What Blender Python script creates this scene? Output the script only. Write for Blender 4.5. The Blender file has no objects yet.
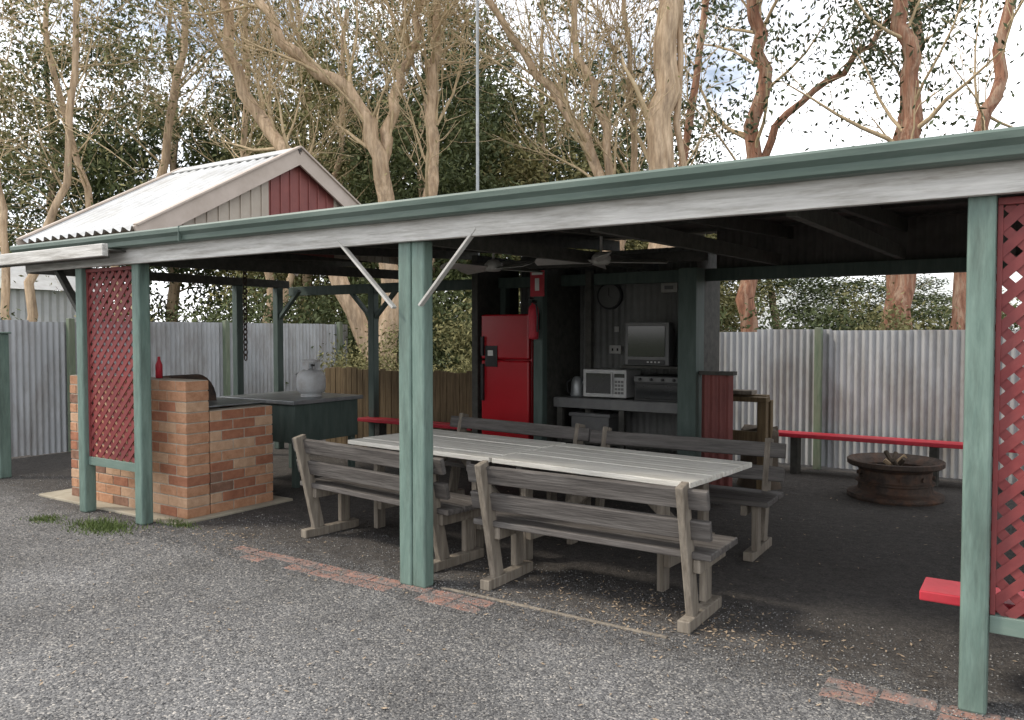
import bpy, math, random
import numpy as np
from mathutils import Vector, Matrix, Euler
random.seed(7); rs=np.random.RandomState(11)
S=bpy.context.scene
C=bpy.context.collection

# ------------------------------------------------------------------ materials
def newmat(name):
    m=bpy.data.materials.new(name); m.use_nodes=True
    nt=m.node_tree; b=nt.nodes['Principled BSDF']
    return m,nt,b
def ramp(nt,stops):
    r=nt.nodes.new('ShaderNodeValToRGB'); e=r.color_ramp.elements
    while len(e)>1: e.remove(e[-1])
    e[0].position=stops[0][0]; e[0].color=(*stops[0][1],1)
    for p,c in stops[1:]:
        x=e.new(p); x.color=(*c,1)
    return r
def M(name,c1,c2,scale=6,rough=.7,bump=.2,stretch=(1,1,1),metal=0,dirt=None,dirtscale=1.6,dirtamt=.5,bscale=None,spec=.3,lo=.45):
    m,nt,b=newmat(name); L=nt.links
    tc=nt.nodes.new('ShaderNodeTexCoord'); mp=nt.nodes.new('ShaderNodeMapping')
    mp.inputs['Scale'].default_value=stretch
    L.new(tc.outputs['Object'],mp.inputs['Vector'])
    n=nt.nodes.new('ShaderNodeTexNoise'); n.inputs['Scale'].default_value=scale; n.inputs['Detail'].default_value=4; n.inputs['Roughness'].default_value=.7
    L.new(mp.outputs[0],n.inputs['Vector'])
    r=ramp(nt,[(.32,c1),(.68,c2)]); L.new(n.outputs['Fac'],r.inputs['Fac'])
    out=r.outputs['Color']
    if dirt is not None:
        n2=nt.nodes.new('ShaderNodeTexNoise'); n2.inputs['Scale'].default_value=dirtscale; n2.inputs['Detail'].default_value=5; n2.inputs['Roughness'].default_value=.72
        L.new(mp.outputs[0] if stretch!=(1,1,1) else tc.outputs['Object'],n2.inputs['Vector'])
        mr=nt.nodes.new('ShaderNodeMapRange'); mr.inputs['From Min'].default_value=lo; mr.inputs['From Max'].default_value=lo+.25; mr.inputs['To Max'].default_value=dirtamt
        L.new(n2.outputs['Fac'],mr.inputs['Value'])
        mx=nt.nodes.new('ShaderNodeMix'); mx.data_type='RGBA'
        L.new(mr.outputs[0],mx.inputs['Factor']); L.new(out,mx.inputs['A']); mx.inputs['B'].default_value=(*dirt,1)
        out=mx.outputs['Result']
    L.new(out,b.inputs['Base Color'])
    b.inputs['Roughness'].default_value=rough; b.inputs['Metallic'].default_value=metal
    b.inputs['Specular IOR Level'].default_value=spec
    if bump>0:
        n3=nt.nodes.new('ShaderNodeTexNoise'); n3.inputs['Scale'].default_value=bscale or scale*3; n3.inputs['Detail'].default_value=3
        L.new(mp.outputs[0],n3.inputs['Vector'])
        bp=nt.nodes.new('ShaderNodeBump'); bp.inputs['Strength'].default_value=bump; bp.inputs['Distance'].default_value=.01
        L.new(n3.outputs['Fac'],bp.inputs['Height']); L.new(bp.outputs[0],b.inputs['Normal'])
    return m
GX=(1.2,18,18); GZ=(14,14,1.2); GY=(18,1.2,18)
m_green=M('green_paint',(.115,.175,.15),(.18,.255,.22),3,.5,.35,(6,6,1.0),dirt=(.065,.085,.072),dirtamt=.65)
m_greenX=M('green_paint_rail',(.12,.175,.15),(.16,.22,.19),3,.45,.1,(1,6,6),dirt=(.2,.24,.2),dirtamt=.4)
m_gutter=M('gutter_paint',(.075,.105,.09),(.10,.14,.12),3,.42,.06,(.7,6,6),dirt=(.19,.23,.205),dirtamt=.45)
m_fascia=M('fascia_paint',(.44,.43,.41),(.63,.62,.59),3,.6,.3,(.8,9,9),dirt=(.2,.18,.15),dirtamt=.7,dirtscale=2.5)
m_white=M('white_paint',(.4,.39,.37),(.56,.55,.52),5,.5,.15,dirt=(.25,.23,.2))
m_dark=M('dark_timber',(.04,.04,.035),(.085,.082,.072),3,.75,.3,(4,4,4))
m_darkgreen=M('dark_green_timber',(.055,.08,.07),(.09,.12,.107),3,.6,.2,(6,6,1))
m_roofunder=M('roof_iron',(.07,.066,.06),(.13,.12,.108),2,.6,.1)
m_redlat=M('maroon_paint',(.17,.032,.034),(.23,.05,.048),6,.55,.2,dirt=(.12,.05,.05))
m_red=M('red_paint',(.42,.022,.04),(.55,.04,.06),5,.45,.12,dirt=(.25,.05,.05),dirtamt=.5)
m_fridge=M('red_enamel',(.34,.008,.014),(.40,.012,.02),2,.25,.0,spec=.5)
m_black=M('black_plastic',(.012,.012,.013),(.03,.03,.03),6,.35,.05)
m_grey=M('grey_plastic',(.12,.12,.12),(.17,.17,.165),6,.4,.0)
m_silver=M('silver_plastic',(.4,.4,.4),(.52,.52,.5),6,.35,.0)
m_steel=M('steel',(.22,.24,.25),(.38,.40,.41),5,.4,.1,metal=.5,dirt=(.15,.13,.11))
m_gas=M('gas_bottle_paint',(.5,.51,.52),(.64,.65,.66),5,.4,.1,metal=.0,dirt=(.32,.27,.22),dirtscale=6)
m_bench=M('stained_board',(.050,.045,.042),(.12,.108,.10),2,.6,.4,GX,dirt=(.2,.188,.175),dirtscale=1.2,dirtamt=.6,lo=.46)
m_leg=M('weathered_post',(.145,.122,.096),(.28,.245,.20),2,.8,.5,GZ,dirt=(.09,.078,.065))
m_table=M('bleached_board',(.66,.63,.56),(.84,.82,.75),2,.7,.35,GX,dirt=(.42,.39,.33),dirtscale=1.3,dirtamt=.55)
m_timber=M('paling_timber',(.09,.062,.035),(.2,.145,.08),2,.8,.4,(14,14,1.2))
m_galv=M('galvanised_iron',(.33,.345,.36),(.48,.495,.51),1.5,.5,.08,(1,1,.35),metal=.1,dirt=(.21,.19,.17),dirtscale=2.2,dirtamt=.8)
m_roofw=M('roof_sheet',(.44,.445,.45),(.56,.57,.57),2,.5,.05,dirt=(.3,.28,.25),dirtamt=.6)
m_beige=M('beige_sheet',(.34,.29,.24),(.42,.37,.31),3,.5,.05)
m_barge=M('barge_paint',(.38,.32,.27),(.47,.40,.35),3,.5,.05)
m_maroon=M('maroon_sheet',(.17,.055,.05),(.23,.075,.065),3,.5,.05)
m_rust=M('rusty_steel',(.028,.023,.021),(.095,.068,.053),9,.75,.5,dirt=(.17,.08,.045),dirtscale=6,dirtamt=.6,lo=.47)
m_mortar=M('mortar',(.33,.28,.22),(.45,.40,.33),30,.9,.4)
bricks=[M('brick_tan',(.36,.18,.10),(.50,.28,.17),14,.85,.5),
        M('brick_buff',(.42,.26,.16),(.54,.36,.24),14,.85,.5),
        M('brick_red',(.27,.11,.065),(.38,.17,.10),14,.85,.5),
        M('brick_brown',(.17,.09,.06),(.28,.16,.11),14,.85,.5)]
m_pave=M('paving_brick',(.24,.12,.09),(.34,.20,.16),9,.95,.5,dirt=(.14,.135,.13),dirtscale=11,dirtamt=1.0,lo=.38)
m_conc=M('concrete',(.28,.25,.19),(.42,.38,.30),6,.9,.3,dirt=(.15,.13,.1),dirtscale=3,dirtamt=.7)
m_bark=M('pale_bark',(.36,.25,.155),(.66,.50,.345),3,.85,.7,(5,5,.8),dirt=(.16,.115,.08),dirtamt=.8,lo=.46)
m_twig=M('willow_bark',(.36,.27,.16),(.60,.47,.30),3,.85,.3,(5,5,1))
m_redbark=M('red_bark',(.15,.07,.045),(.38,.19,.12),3,.85,.8,(6,6,.7),dirt=(.52,.40,.29),dirtamt=.85,lo=.47)
m_glassblk=M('dark_glass',(.01,.012,.014),(.02,.022,.024),2,.08,.0,spec=.6)
m_paper=M('paper',(.6,.6,.57),(.7,.7,.66),8,.7,.0)
m_log=M('log_wood',(.05,.04,.03),(.13,.10,.075),8,.9,.5,(1,1,.3))
m_logend=M('log_end',(.35,.25,.15),(.5,.38,.25),12,.9,.3)
m_litter=M('dry_leaf',(.2,.14,.09),(.40,.32,.23),30,.8,.0)
m_shed=M('shed_sheet',(.5,.52,.54),(.62,.63,.64),2,.6,.0)
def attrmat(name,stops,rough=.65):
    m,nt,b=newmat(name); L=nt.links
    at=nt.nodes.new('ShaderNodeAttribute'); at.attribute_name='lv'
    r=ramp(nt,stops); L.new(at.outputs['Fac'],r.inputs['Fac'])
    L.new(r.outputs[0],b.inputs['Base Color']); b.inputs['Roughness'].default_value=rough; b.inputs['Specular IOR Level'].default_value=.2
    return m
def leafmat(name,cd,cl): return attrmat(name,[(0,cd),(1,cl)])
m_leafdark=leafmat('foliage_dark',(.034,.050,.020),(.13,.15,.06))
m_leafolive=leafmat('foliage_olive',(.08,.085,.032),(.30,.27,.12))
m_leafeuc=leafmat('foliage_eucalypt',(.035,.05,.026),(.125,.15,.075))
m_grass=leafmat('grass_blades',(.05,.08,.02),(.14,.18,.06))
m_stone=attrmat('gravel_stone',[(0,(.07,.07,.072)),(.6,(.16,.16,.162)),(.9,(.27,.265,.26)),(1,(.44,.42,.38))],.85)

# ------------------------------------------------------------------ mesh builder
class MB:
    def __init__(s): s.v=[];s.f=[];s.m=[];s.mats=[]
    def mi(s,mat):
        if mat not in s.mats: s.mats.append(mat)
        return s.mats.index(mat)
    def add(s,vs,fs,mat):
        o=len(s.v); s.v+= [tuple(x) for x in vs]; k=s.mi(mat)
        for f in fs: s.f.append(tuple(i+o for i in f)); s.m.append(k)
    def box(s,x0,x1,y0,y1,z0,z1,mat,rot=None,piv=None):
        vs=[Vector((x,y,z)) for x in(x0,x1) for y in(y0,y1) for z in(z0,z1)]
        if rot is not None:
            c=Vector(piv) if piv else Vector(((x0+x1)/2,(y0+y1)/2,(z0+z1)/2))
            R=Euler(rot).to_matrix(); vs=[R@(v-c)+c for v in vs]
        s.add(vs,[(0,1,3,2),(4,6,7,5),(0,4,5,1),(2,3,7,6),(0,2,6,4),(1,5,7,3)],mat)
    def beam(s,p0,p1,w,h,mat,up=(0,0,1)):
        p0=Vector(p0);p1=Vector(p1);d=(p1-p0).normalized();u=Vector(up)
        if abs(d.dot(u))>.98:u=Vector((0,1,0))
        a=d.cross(u).normalized();b=a.cross(d).normalized()
        vs=[]
        for p in(p0,p1):
            for sa,sb in((-1,-1),(1,-1),(1,1),(-1,1)): vs.append(p+a*sa*w/2+b*sb*h/2)
        s.add(vs,[(0,1,2,3),(7,6,5,4),(0,4,5,1),(1,5,6,2),(2,6,7,3),(3,7,4,0)],mat)
    def tube(s,pts,rads,n,mat,cap=True):
        P=[Vector(p) for p in pts]; vs=[];fs=[]
        a=None
        for i,p in enumerate(P):
            d=(P[min(i+1,len(P)-1)]-P[max(i-1,0)]).normalized()
            if a is None:
                a=d.cross(Vector((.3,.9,.1))).normalized() if abs(d.dot(Vector((.3,.9,.1)).normalized()))<.95 else d.cross(Vector((1,0,0))).normalized()
            a=(a-d*a.dot(d)).normalized(); b=d.cross(a)
            for k in range(n):
                t=2*math.pi*k/n; vs.append(p+(a*math.cos(t)+b*math.sin(t))*rads[i])
        for i in range(len(P)-1):
            for k in range(n):
                k2=(k+1)%n; fs.append((i*n+k,i*n+k2,(i+1)*n+k2,(i+1)*n+k))
        if cap and n>3: fs.append(tuple(range(n-1,-1,-1))); fs.append(tuple((len(P)-1)*n+k for k in range(n)))
        s.add(vs,fs,mat)
    def lathe(s,c,prof,n,mat):
        c=Vector(c)
        vs=[];fs=[]
        for r,z in prof:
            for k in range(n):
                t=2*math.pi*k/n; vs.append(c+Vector((r*math.cos(t),r*math.sin(t),z)))
        for i in range(len(prof)-1):
            for k in range(n):
                k2=(k+1)%n; fs.append((i*n+k,i*n+k2,(i+1)*n+k2,(i+1)*n+k))
        s.add(vs,fs,mat)
    def obj(s,name,parent=None,bevel=0,smooth=False,loc=None,rz=None):
        me=bpy.data.meshes.new(name); me.from_pydata(s.v,[],s.f)
        for m in s.mats: me.materials.append(m)
        me.polygons.foreach_set('material_index',s.m)
        if smooth: me.polygons.foreach_set('use_smooth',[True]*len(s.f))
        me.update()
        o=bpy.data.objects.new(name,me); C.objects.link(o)
        if parent: o.parent=parent
        if bevel:
            b=o.modifiers.new('bevel','BEVEL'); b.width=bevel; b.segments=2; b.limit_method='ANGLE'; b.angle_limit=.8
        if loc: o.location=loc
        if rz is not None: o.rotation_euler=(0,0,rz)
        return o
def empty(name,loc=(0,0,0),rz=0):
    e=bpy.data.objects.new(name,None); C.objects.link(e); e.location=loc; e.rotation_euler=(0,0,rz); e.empty_display_size=.2
    return e
def corr(mb,o,u,lu,v,lv,n,mat,pitch=.076,amp=.009,nv=1,sub=6):
    o=Vector(o);u=Vector(u).normalized();v=Vector(v).normalized();n=Vector(n).normalized()
    nu=int(lu/pitch*sub); vs=[];fs=[]
    for j in range(nv+1):
        for i in range(nu+1):
            x=lu*i/nu; vs.append(o+u*x+v*(lv*j/nv)+n*(amp*math.cos(2*math.pi*x/pitch)))
    for j in range(nv):
        for i in range(nu):
            a=j*(nu+1)+i; fs.append((a,a+1,a+nu+2,a+nu+1))
    mb.add(vs,fs,mat)

# ------------------------------------------------------------------ world / light / camera
w=bpy.data.worlds.new('World'); S.world=w; w.use_nodes=True; nt=w.node_tree; L=nt.links
sun_el=math.radians(46); tosun=Vector((-.85,-.53,0)).normalized()
az=math.atan2(tosun.x,tosun.y)
sky=nt.nodes.new('ShaderNodeTexSky'); sky.sky_type='NISHITA'; sky.sun_disc=False
sky.sun_elevation=sun_el; sky.sun_rotation=az; sky.dust_density=2.0; sky.air_density=1.0
tc=nt.nodes.new('ShaderNodeTexCoord'); mp=nt.nodes.new('ShaderNodeMapping'); mp.inputs['Scale'].default_value=(1,1,2.6)
L.new(tc.outputs['Generated'],mp.inputs['Vector'])
cn=nt.nodes.new('ShaderNodeTexNoise'); cn.inputs['Scale'].default_value=2.2; cn.inputs['Detail'].default_value=7; cn.inputs['Roughness'].default_value=.6
L.new(mp.outputs[0],cn.inputs['Vector'])
cr=nt.nodes.new('ShaderNodeMapRange'); cr.inputs['From Min'].default_value=.31; cr.inputs['From Max'].default_value=.54; cr.inputs['To Max'].default_value=.96
L.new(cn.outputs['Fac'],cr.inputs['Value'])
cm=nt.nodes.new('ShaderNodeMix'); cm.data_type='RGBA'; L.new(cr.outputs[0],cm.inputs['Factor']); L.new(sky.outputs[0],cm.inputs['A']); cm.inputs['B'].default_value=(15.4,15.5,15.8,1)
bg=nt.nodes['Background']; L.new(cm.outputs['Result'],bg.inputs['Color']); bg.inputs['Strength'].default_value=.148
sd=bpy.data.lights.new('sun','SUN'); sd.energy=3.0; sd.angle=math.radians(9); sd.color=(1,.91,.78)
so=bpy.data.objects.new('sun',sd); C.objects.link(so)
td=Vector((tosun.x*math.cos(sun_el),tosun.y*math.cos(sun_el),math.sin(sun_el)))
so.rotation_euler=td.to_track_quat('Z','Y').to_euler(); so.location=(-10,-6,12)
cd=bpy.data.cameras.new('camera'); cam=bpy.data.objects.new('camera',cd); C.objects.link(cam)
cd.sensor_width=36; cd.lens=28.27; cd.clip_end=2000; cd.clip_start=.05
cam.location=(0,0,1.6); cam.rotation_euler=(math.radians(88),0,math.radians(33.3)); S.camera=cam
S.view_settings.view_transform='Standard'; S.view_settings.look='None'; S.view_settings.exposure=0

# ------------------------------------------------------------------ ground
def groundmat():
    m,nt,b=newmat('gravel_ground'); L=nt.links
    tc=nt.nodes.new('ShaderNodeTexCoord')
    def vor(sc):
        v=nt.nodes.new('ShaderNodeTexVoronoi'); v.inputs['Scale'].default_value=sc; v.inputs['Randomness'].default_value=1; L.new(tc.outputs['Object'],v.inputs['Vector']); return v
    def noi(sc,d=4,r=.65):
        v=nt.nodes.new('ShaderNodeTexNoise'); v.inputs['Scale'].default_value=sc; v.inputs['Detail'].default_value=d; v.inputs['Roughness'].default_value=r; L.new(tc.outputs['Object'],v.inputs['Vector']); return v
    v1=vor(105)
    bw=nt.nodes.new('ShaderNodeSeparateColor'); L.new(v1.outputs['Color'],bw.inputs[0])
    r1=ramp(nt,[(0,(.062,.062,.064)),(.5,(.128,.128,.13)),(.8,(.185,.183,.18)),(.95,(.28,.27,.255)),(1,(.40,.375,.34))]); L.new(bw.outputs[0],r1.inputs['Fac'])
    n1=noi(.8,6,.68); n2=noi(6,4)
    r2=ramp(nt,[(.32,(.66,.65,.635)),(.68,(1.25,1.25,1.25))]); L.new(n1.outputs['Fac'],r2.inputs['Fac'])
    mu=nt.nodes.new('ShaderNodeMix'); mu.data_type='RGBA'; mu.blend_type='MULTIPLY'; mu.inputs['Factor'].default_value=1
    L.new(r1.outputs[0],mu.inputs['A']); L.new(r2.outputs[0],mu.inputs['B'])
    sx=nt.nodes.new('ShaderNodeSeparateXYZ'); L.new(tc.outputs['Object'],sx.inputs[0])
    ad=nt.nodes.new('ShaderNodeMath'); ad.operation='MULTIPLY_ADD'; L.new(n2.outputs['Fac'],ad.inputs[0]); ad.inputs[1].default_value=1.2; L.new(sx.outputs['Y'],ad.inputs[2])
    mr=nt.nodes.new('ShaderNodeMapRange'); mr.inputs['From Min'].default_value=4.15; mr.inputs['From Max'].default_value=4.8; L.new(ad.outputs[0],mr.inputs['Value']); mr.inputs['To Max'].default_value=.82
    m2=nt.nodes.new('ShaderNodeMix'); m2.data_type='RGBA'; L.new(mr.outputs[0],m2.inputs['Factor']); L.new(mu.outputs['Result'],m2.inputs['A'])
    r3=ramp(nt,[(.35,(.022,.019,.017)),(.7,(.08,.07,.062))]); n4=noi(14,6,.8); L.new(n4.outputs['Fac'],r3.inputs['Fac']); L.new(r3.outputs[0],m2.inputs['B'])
    vl=nt.nodes.new('ShaderNodeVectorMath'); vl.operation='LENGTH'; L.new(tc.outputs['Object'],vl.inputs[0])
    mr2=nt.nodes.new('ShaderNodeMapRange'); mr2.inputs['From Min'].default_value=16; mr2.inputs['From Max'].default_value=19; L.new(vl.outputs['Value'],mr2.inputs['Value'])
    m3=nt.nodes.new('ShaderNodeMix'); m3.data_type='RGBA'; L.new(mr2.outputs[0],m3.inputs['Factor']); L.new(m2.outputs['Result'],m3.inputs['A']); m3.inputs['B'].default_value=(.06,.075,.03,1)
    L.new(m3.outputs['Result'],b.inputs['Base Color']); b.inputs['Roughness'].default_value=.85; b.inputs['Specular IOR Level'].default_value=.2
    bp=nt.nodes.new('ShaderNodeBump'); bp.inputs['Strength'].default_value=.8; bp.inputs['Distance'].default_value=.007; bp.invert=True
    L.new(v1.outputs['Distance'],bp.inputs['Height'])
    bp2=nt.nodes.new('ShaderNodeBump'); bp2.inputs['Strength'].default_value=.5; bp2.inputs['Distance'].default_value=.05
    L.new(n2.outputs['Fac'],bp2.inputs['Height']); L.new(bp.outputs[0],bp2.inputs['Normal']); L.new(bp2.outputs[0],b.inputs['Normal'])
    return m
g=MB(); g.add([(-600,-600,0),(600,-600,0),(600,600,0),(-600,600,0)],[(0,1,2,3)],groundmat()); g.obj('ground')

def npmesh(name,verts,faces,mat,lv=None):
    me=bpy.data.meshes.new(name); nv=len(verts); k=faces.shape[1]; nf=len(faces)
    me.vertices.add(nv); me.vertices.foreach_set('co',verts.astype(np.float32).ravel())
    me.loops.add(nf*k); me.loops.foreach_set('vertex_index',faces.astype(np.int32).ravel())
    me.polygons.add(nf); me.polygons.foreach_set('loop_start',np.arange(0,nf*k,k,dtype=np.int32)); me.polygons.foreach_set('loop_total',np.full(nf,k,dtype=np.int32))
    me.materials.append(mat)
    if lv is not None:
        a=me.attributes.new('lv','FLOAT','FACE'); a.data.foreach_set('value',lv.astype(np.float32))
    me.update(calc_edges=True); me.validate()
    return me
def link(name,me,loc=(0,0,0),rz=0,sc=1,parent=None):
    o=bpy.data.objects.new(name,me); C.objects.link(o); o.location=loc; o.rotation_euler=(0,0,rz); o.scale=(sc,sc,sc) if not hasattr(sc,'__len__') else sc
    if parent: o.parent=parent
    return o
def stones(n,x0,x1,y0,y1,smin,smax,zo=0):
    c=np.stack([rs.uniform(x0,x1,n),rs.uniform(y0,y1,n),np.full(n,zo)],1)
    s=rs.uniform(smin,smax,(n,1,1))*np.array([1,.8,.6])[None,None,:]
    b=np.array([[1,0,0],[-1,0,0],[0,1,0],[0,-1,0],[0,0,1],[0,0,-1]],float)[None]*s*rs.uniform(.7,1.3,(n,6,1))
    a=rs.uniform(0,6.28,n); ca,sa=np.cos(a)[:,None],np.sin(a)[:,None]
    v=np.stack([b[...,0]*ca-b[...,1]*sa,b[...,0]*sa+b[...,1]*ca,b[...,2]],-1)+c[:,None,:]
    v[...,2]+=s[:,:,2]*.35
    f=np.array([[0,2,4],[2,1,4],[1,3,4],[3,0,4],[2,0,5],[1,2,5],[3,1,5],[0,3,5]])
    F=(np.arange(n)[:,None,None]*6+f[None]).reshape(-1,3)
    return v.reshape(-1,3),F
v,f=stones(42000,-9.5,1.6,.8,4.7,.0025,.0072)
v2,f2=stones(9000,-6.0,.6,3.6,4.0,.002,.006,.006)
F=np.vstack([f,f2+len(v)])
link('gravel',npmesh('gravel',np.vstack([v,v2]),F,m_stone,np.repeat(rs.uniform(0,1,len(F)//8),8)))
def litter(n,x0,x1,y0,y1):
    c=np.stack([rs.normal((x0+x1)/2,(x1-x0)/3.2,n),rs.normal((y0+y1)/2,(y1-y0)/3.2,n),np.full(n,.008)],1)
    a=rs.uniform(0,6.28,n); l=rs.uniform(.006,.018,n); wd=l*.35
    d=np.stack([np.cos(a),np.sin(a),rs.uniform(-.3,.3,n)],1); e=np.stack([-np.sin(a),np.cos(a),rs.uniform(-.4,.4,n)],1)
    v=np.stack([c-d*l[:,None],c+e*wd[:,None],c+d*l[:,None],c-e*wd[:,None]],1).reshape(-1,3)
    v[:,2]=np.maximum(v[:,2],.004)
    return v,np.arange(n*4).reshape(-1,4)
vs=[];fs=[];o=0
for n,x0,x1,y0,y1 in((700,-2.6,-.8,3.8,4.5),(600,-6,1,4,9),(700,-8,1,1,4),(200,-6,-4.5,3.6,4.2)):
    v,f=litter(n,x0,x1,y0,y1); vs.append(v); fs.append(f+o); o+=len(v)
link('leaf_litter',npmesh('leaf_litter',np.vstack(vs),np.vstack(fs),m_litter))

e=MB(); x=-5.2
while x<.5:
    for row in range(2):
        y=3.66+row*.115
        p=.85 if (-5.2<x<-2.6) or x>-.95 else (.06)
        if row==0 and -5.1<x<-2.6: p=.5
        if random.random()<p:
            e.box(x,x+.222,y,y+.105,-.04,.004+random.uniform(-.003,.002),m_pave,rot=(random.uniform(-.03,.03),random.uniform(-.02,.02),random.uniform(-.04,.04)))
    x+=.232
e.obj('brick_edging',bevel=.008)
e=MB(); e.box(-3.1,-1.6,3.9,3.925,-.03,.009,m_leg); e.obj('timber_edging',bevel=.004)
e=MB(); e.box(-8.15,-5.9,3.98,5.2,-.05,.022,m_conc); e.obj('concrete_slab',bevel=.01)
def tuft(n,cx,cy,rx,ry,h):
    c=np.stack([rs.normal(cx,rx,n),rs.normal(cy,ry,n),np.zeros(n)],1); a=rs.uniform(0,6.28,n); hh=rs.uniform(.3,1,n)*h
    e=np.stack([np.cos(a),np.sin(a),np.zeros(n)],1)*.004; lean=np.stack([rs.normal(0,.5,n)*hh,rs.normal(0,.5,n)*hh,hh],1)
    v=np.stack([c-e,c+e,c+lean+e*.2,c+lean-e*.2],1).reshape(-1,3)
    return v,np.arange(n*4).reshape(-1,4)
vs=[];fs=[];o=0
for a in((1300,-6.4,3.62,.17,.09,.04),(350,-7.05,3.5,.09,.06,.03),(300,-5.95,4.0,.1,.03,.05)):
    v,f=tuft(*a); vs.append(v); fs.append(f+o); o+=len(v)
V=np.vstack(vs);F=np.vstack(fs)
link('grass',npmesh('grass',V,F,m_grass,rs.uniform(0,1,len(F))))

# ------------------------------------------------------------------ picnic shelter
sh=empty('picnic_shelter')
p=MB()
for x in(-7.08,-6.22,-.21,2.85): p.box(x-.052,x+.052,3.83,3.935,0,2.165,m_green)
p.box(-3.372,-3.271,3.83,3.935,0,2.165,m_green); p.box(-3.267,-3.168,3.835,3.93,0,2.165,m_green)
p.obj('front_posts',sh,bevel=.012)
p=MB()
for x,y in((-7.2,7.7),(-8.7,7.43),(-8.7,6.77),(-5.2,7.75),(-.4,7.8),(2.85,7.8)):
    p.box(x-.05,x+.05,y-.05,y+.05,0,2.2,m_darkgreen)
p.obj('rear_posts',sh,bevel=.01)
p=MB(); p.box(-7.9,3.0,3.785,3.828,2.155,2.285,m_fascia); p.obj('front_fascia',sh,bevel=.004)
p=MB(); p.box(-7.9,3.0,3.84,3.93,2.168,2.30,m_dark); p.box(-8.75,3,7.66,7.75,2.10,2.22,m_darkgreen)
p.box(-8.75,-8.66,4.2,7.6,2.2,2.3,m_dark); p.obj('wall_plates',sh,bevel=.004)
prof=[(3.783,2.30),(3.783,2.385),(3.70,2.385),(3.685,2.392),(3.675,2.378),(3.678,2.35),(3.70,2.325),(3.705,2.29),(3.72,2.28),(3.783,2.28)]
p=MB(); n=len(prof); vs=[(x,y,z) for x in(-7.95,3.05) for y,z in prof]
p.add(vs,[(i,(i+1)%n,n+(i+1)%n,n+i) for i in range(n)]+[tuple(range(n-1,-1,-1)),tuple(range(n,2*n))],m_gutter)
for x in (-5.4,.4): p.box(x,x+.008,3.673,3.70,2.277,2.393,m_gutter)
p.obj('gutter',sh,bevel=.002)
SL=.055
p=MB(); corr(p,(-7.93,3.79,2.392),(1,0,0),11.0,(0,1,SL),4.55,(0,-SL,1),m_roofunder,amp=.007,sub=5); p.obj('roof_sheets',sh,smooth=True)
p=MB(); x=-7.8
while x<3:
    p.beam((x,3.95,2.325),(x,8.1,2.31+4.3*SL),.045,.11,m_dark); x+=.97
for y in(4.4,5.4,6.4,7.4): p.box(-7.9,3,y,y+.04,2.350+(y-3.72)*SL,2.372+(y-3.72)*SL,m_dark)
p.obj('rafters',sh)
p=MB()
for x in(-6.22,-3.27,-2.05,-1.0,-.2): p.beam((x,3.94,2.20),(x,7.64,2.27),.05,.1,m_dark)
p.obj('tie_beams',sh)
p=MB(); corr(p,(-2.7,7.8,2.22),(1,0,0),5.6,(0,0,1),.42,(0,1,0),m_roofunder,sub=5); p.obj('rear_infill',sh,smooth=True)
p=MB()
p.beam((-3.375,3.80,1.75),(-3.86,3.80,2.20),.016,.04,m_white,up=(0,1,0)); p.beam((-3.165,3.80,1.76),(-2.74,3.80,2.20),.016,.04,m_white,up=(0,1,0))
p.obj('pale_braces',sh,bevel=.003)
p=MB()
p.beam((-7.12,3.9,1.72),(-7.55,3.9,2.17),.04,.06,m_dark,up=(0,1,0))
for x,y,s in((-7.2,7.7,1),(-7.2,7.7,-1),(-8.7,7.43,1),(-5.2,7.75,-1)): p.beam((x,y,1.75),(x+.42*s,y,2.15),.04,.06,m_darkgreen,up=(0,1,0))
p.obj('dark_braces',sh)
p=MB(); p.box(-12,-6.25,3.60,3.64,2.19,2.25,m_dark); p.box(-12,-6.25,3.64,3.78,2.25,2.265,m_dark)
p.box(-12,-6.2,3.55,3.6,2.20,2.30,m_fascia); p.obj('side_awning',sh,bevel=.006)
def lattice(x0,x1,z0,z1,y,name):
    p=MB(); W=x1-x0; H=z1-z0; sp=.104
    for s,yy in((1,y-.0025),(-1,y+.0035)):
        c1=W+H+sp; k=-H-sp
        while k<c1:
            pts=[]
            for z in(0,H): pts.append((k+s*z if s==1 else k-z,z))
            (xa,za),(xb,zb)=pts
            ta,tb=0,1
            dx=xb-xa
            for lim,sg in((0,1),(W,-1)):
                fa=(xa-lim)*sg; fb=(xb-lim)*sg
                if fa<0 and fb<0: ta=2;break
                if fa<0: ta=max(ta,fa/(fa-fb))
                if fb<0: tb=min(tb,fa/(fa-fb))
            if ta<tb-.02:
                A=(x0+xa+dx*ta,yy,z0+za+(zb-za)*ta); B=(x0+xa+dx*tb,yy,z0+za+(zb-za)*tb)
                p.beam(A,B,.040,.005,m_redlat,up=(0,1,0))
            k+=sp
    p.obj(name+'_slats',sh)
    q=MB(); q.box(x0,x1,y-.02,y+.02,z0-.075,z0-.002,m_greenX); q.box(x0,x1,y-.018,y+.018,z1,z1+.03,m_redlat)
    q.box(x0,x0+.02,y-.014,y+.014,z0,z1,m_redlat); q.box(x1-.02,x1,y-.014,y+.014,z0,z1,m_redlat)
    q.obj(name+'_frame',sh,bevel=.003)
lattice(-7.026,-6.274,.50,2.12,3.885,'lattice_left')
lattice(-.156,2.79,.42,2.12,3.885,'lattice_right')

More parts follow.
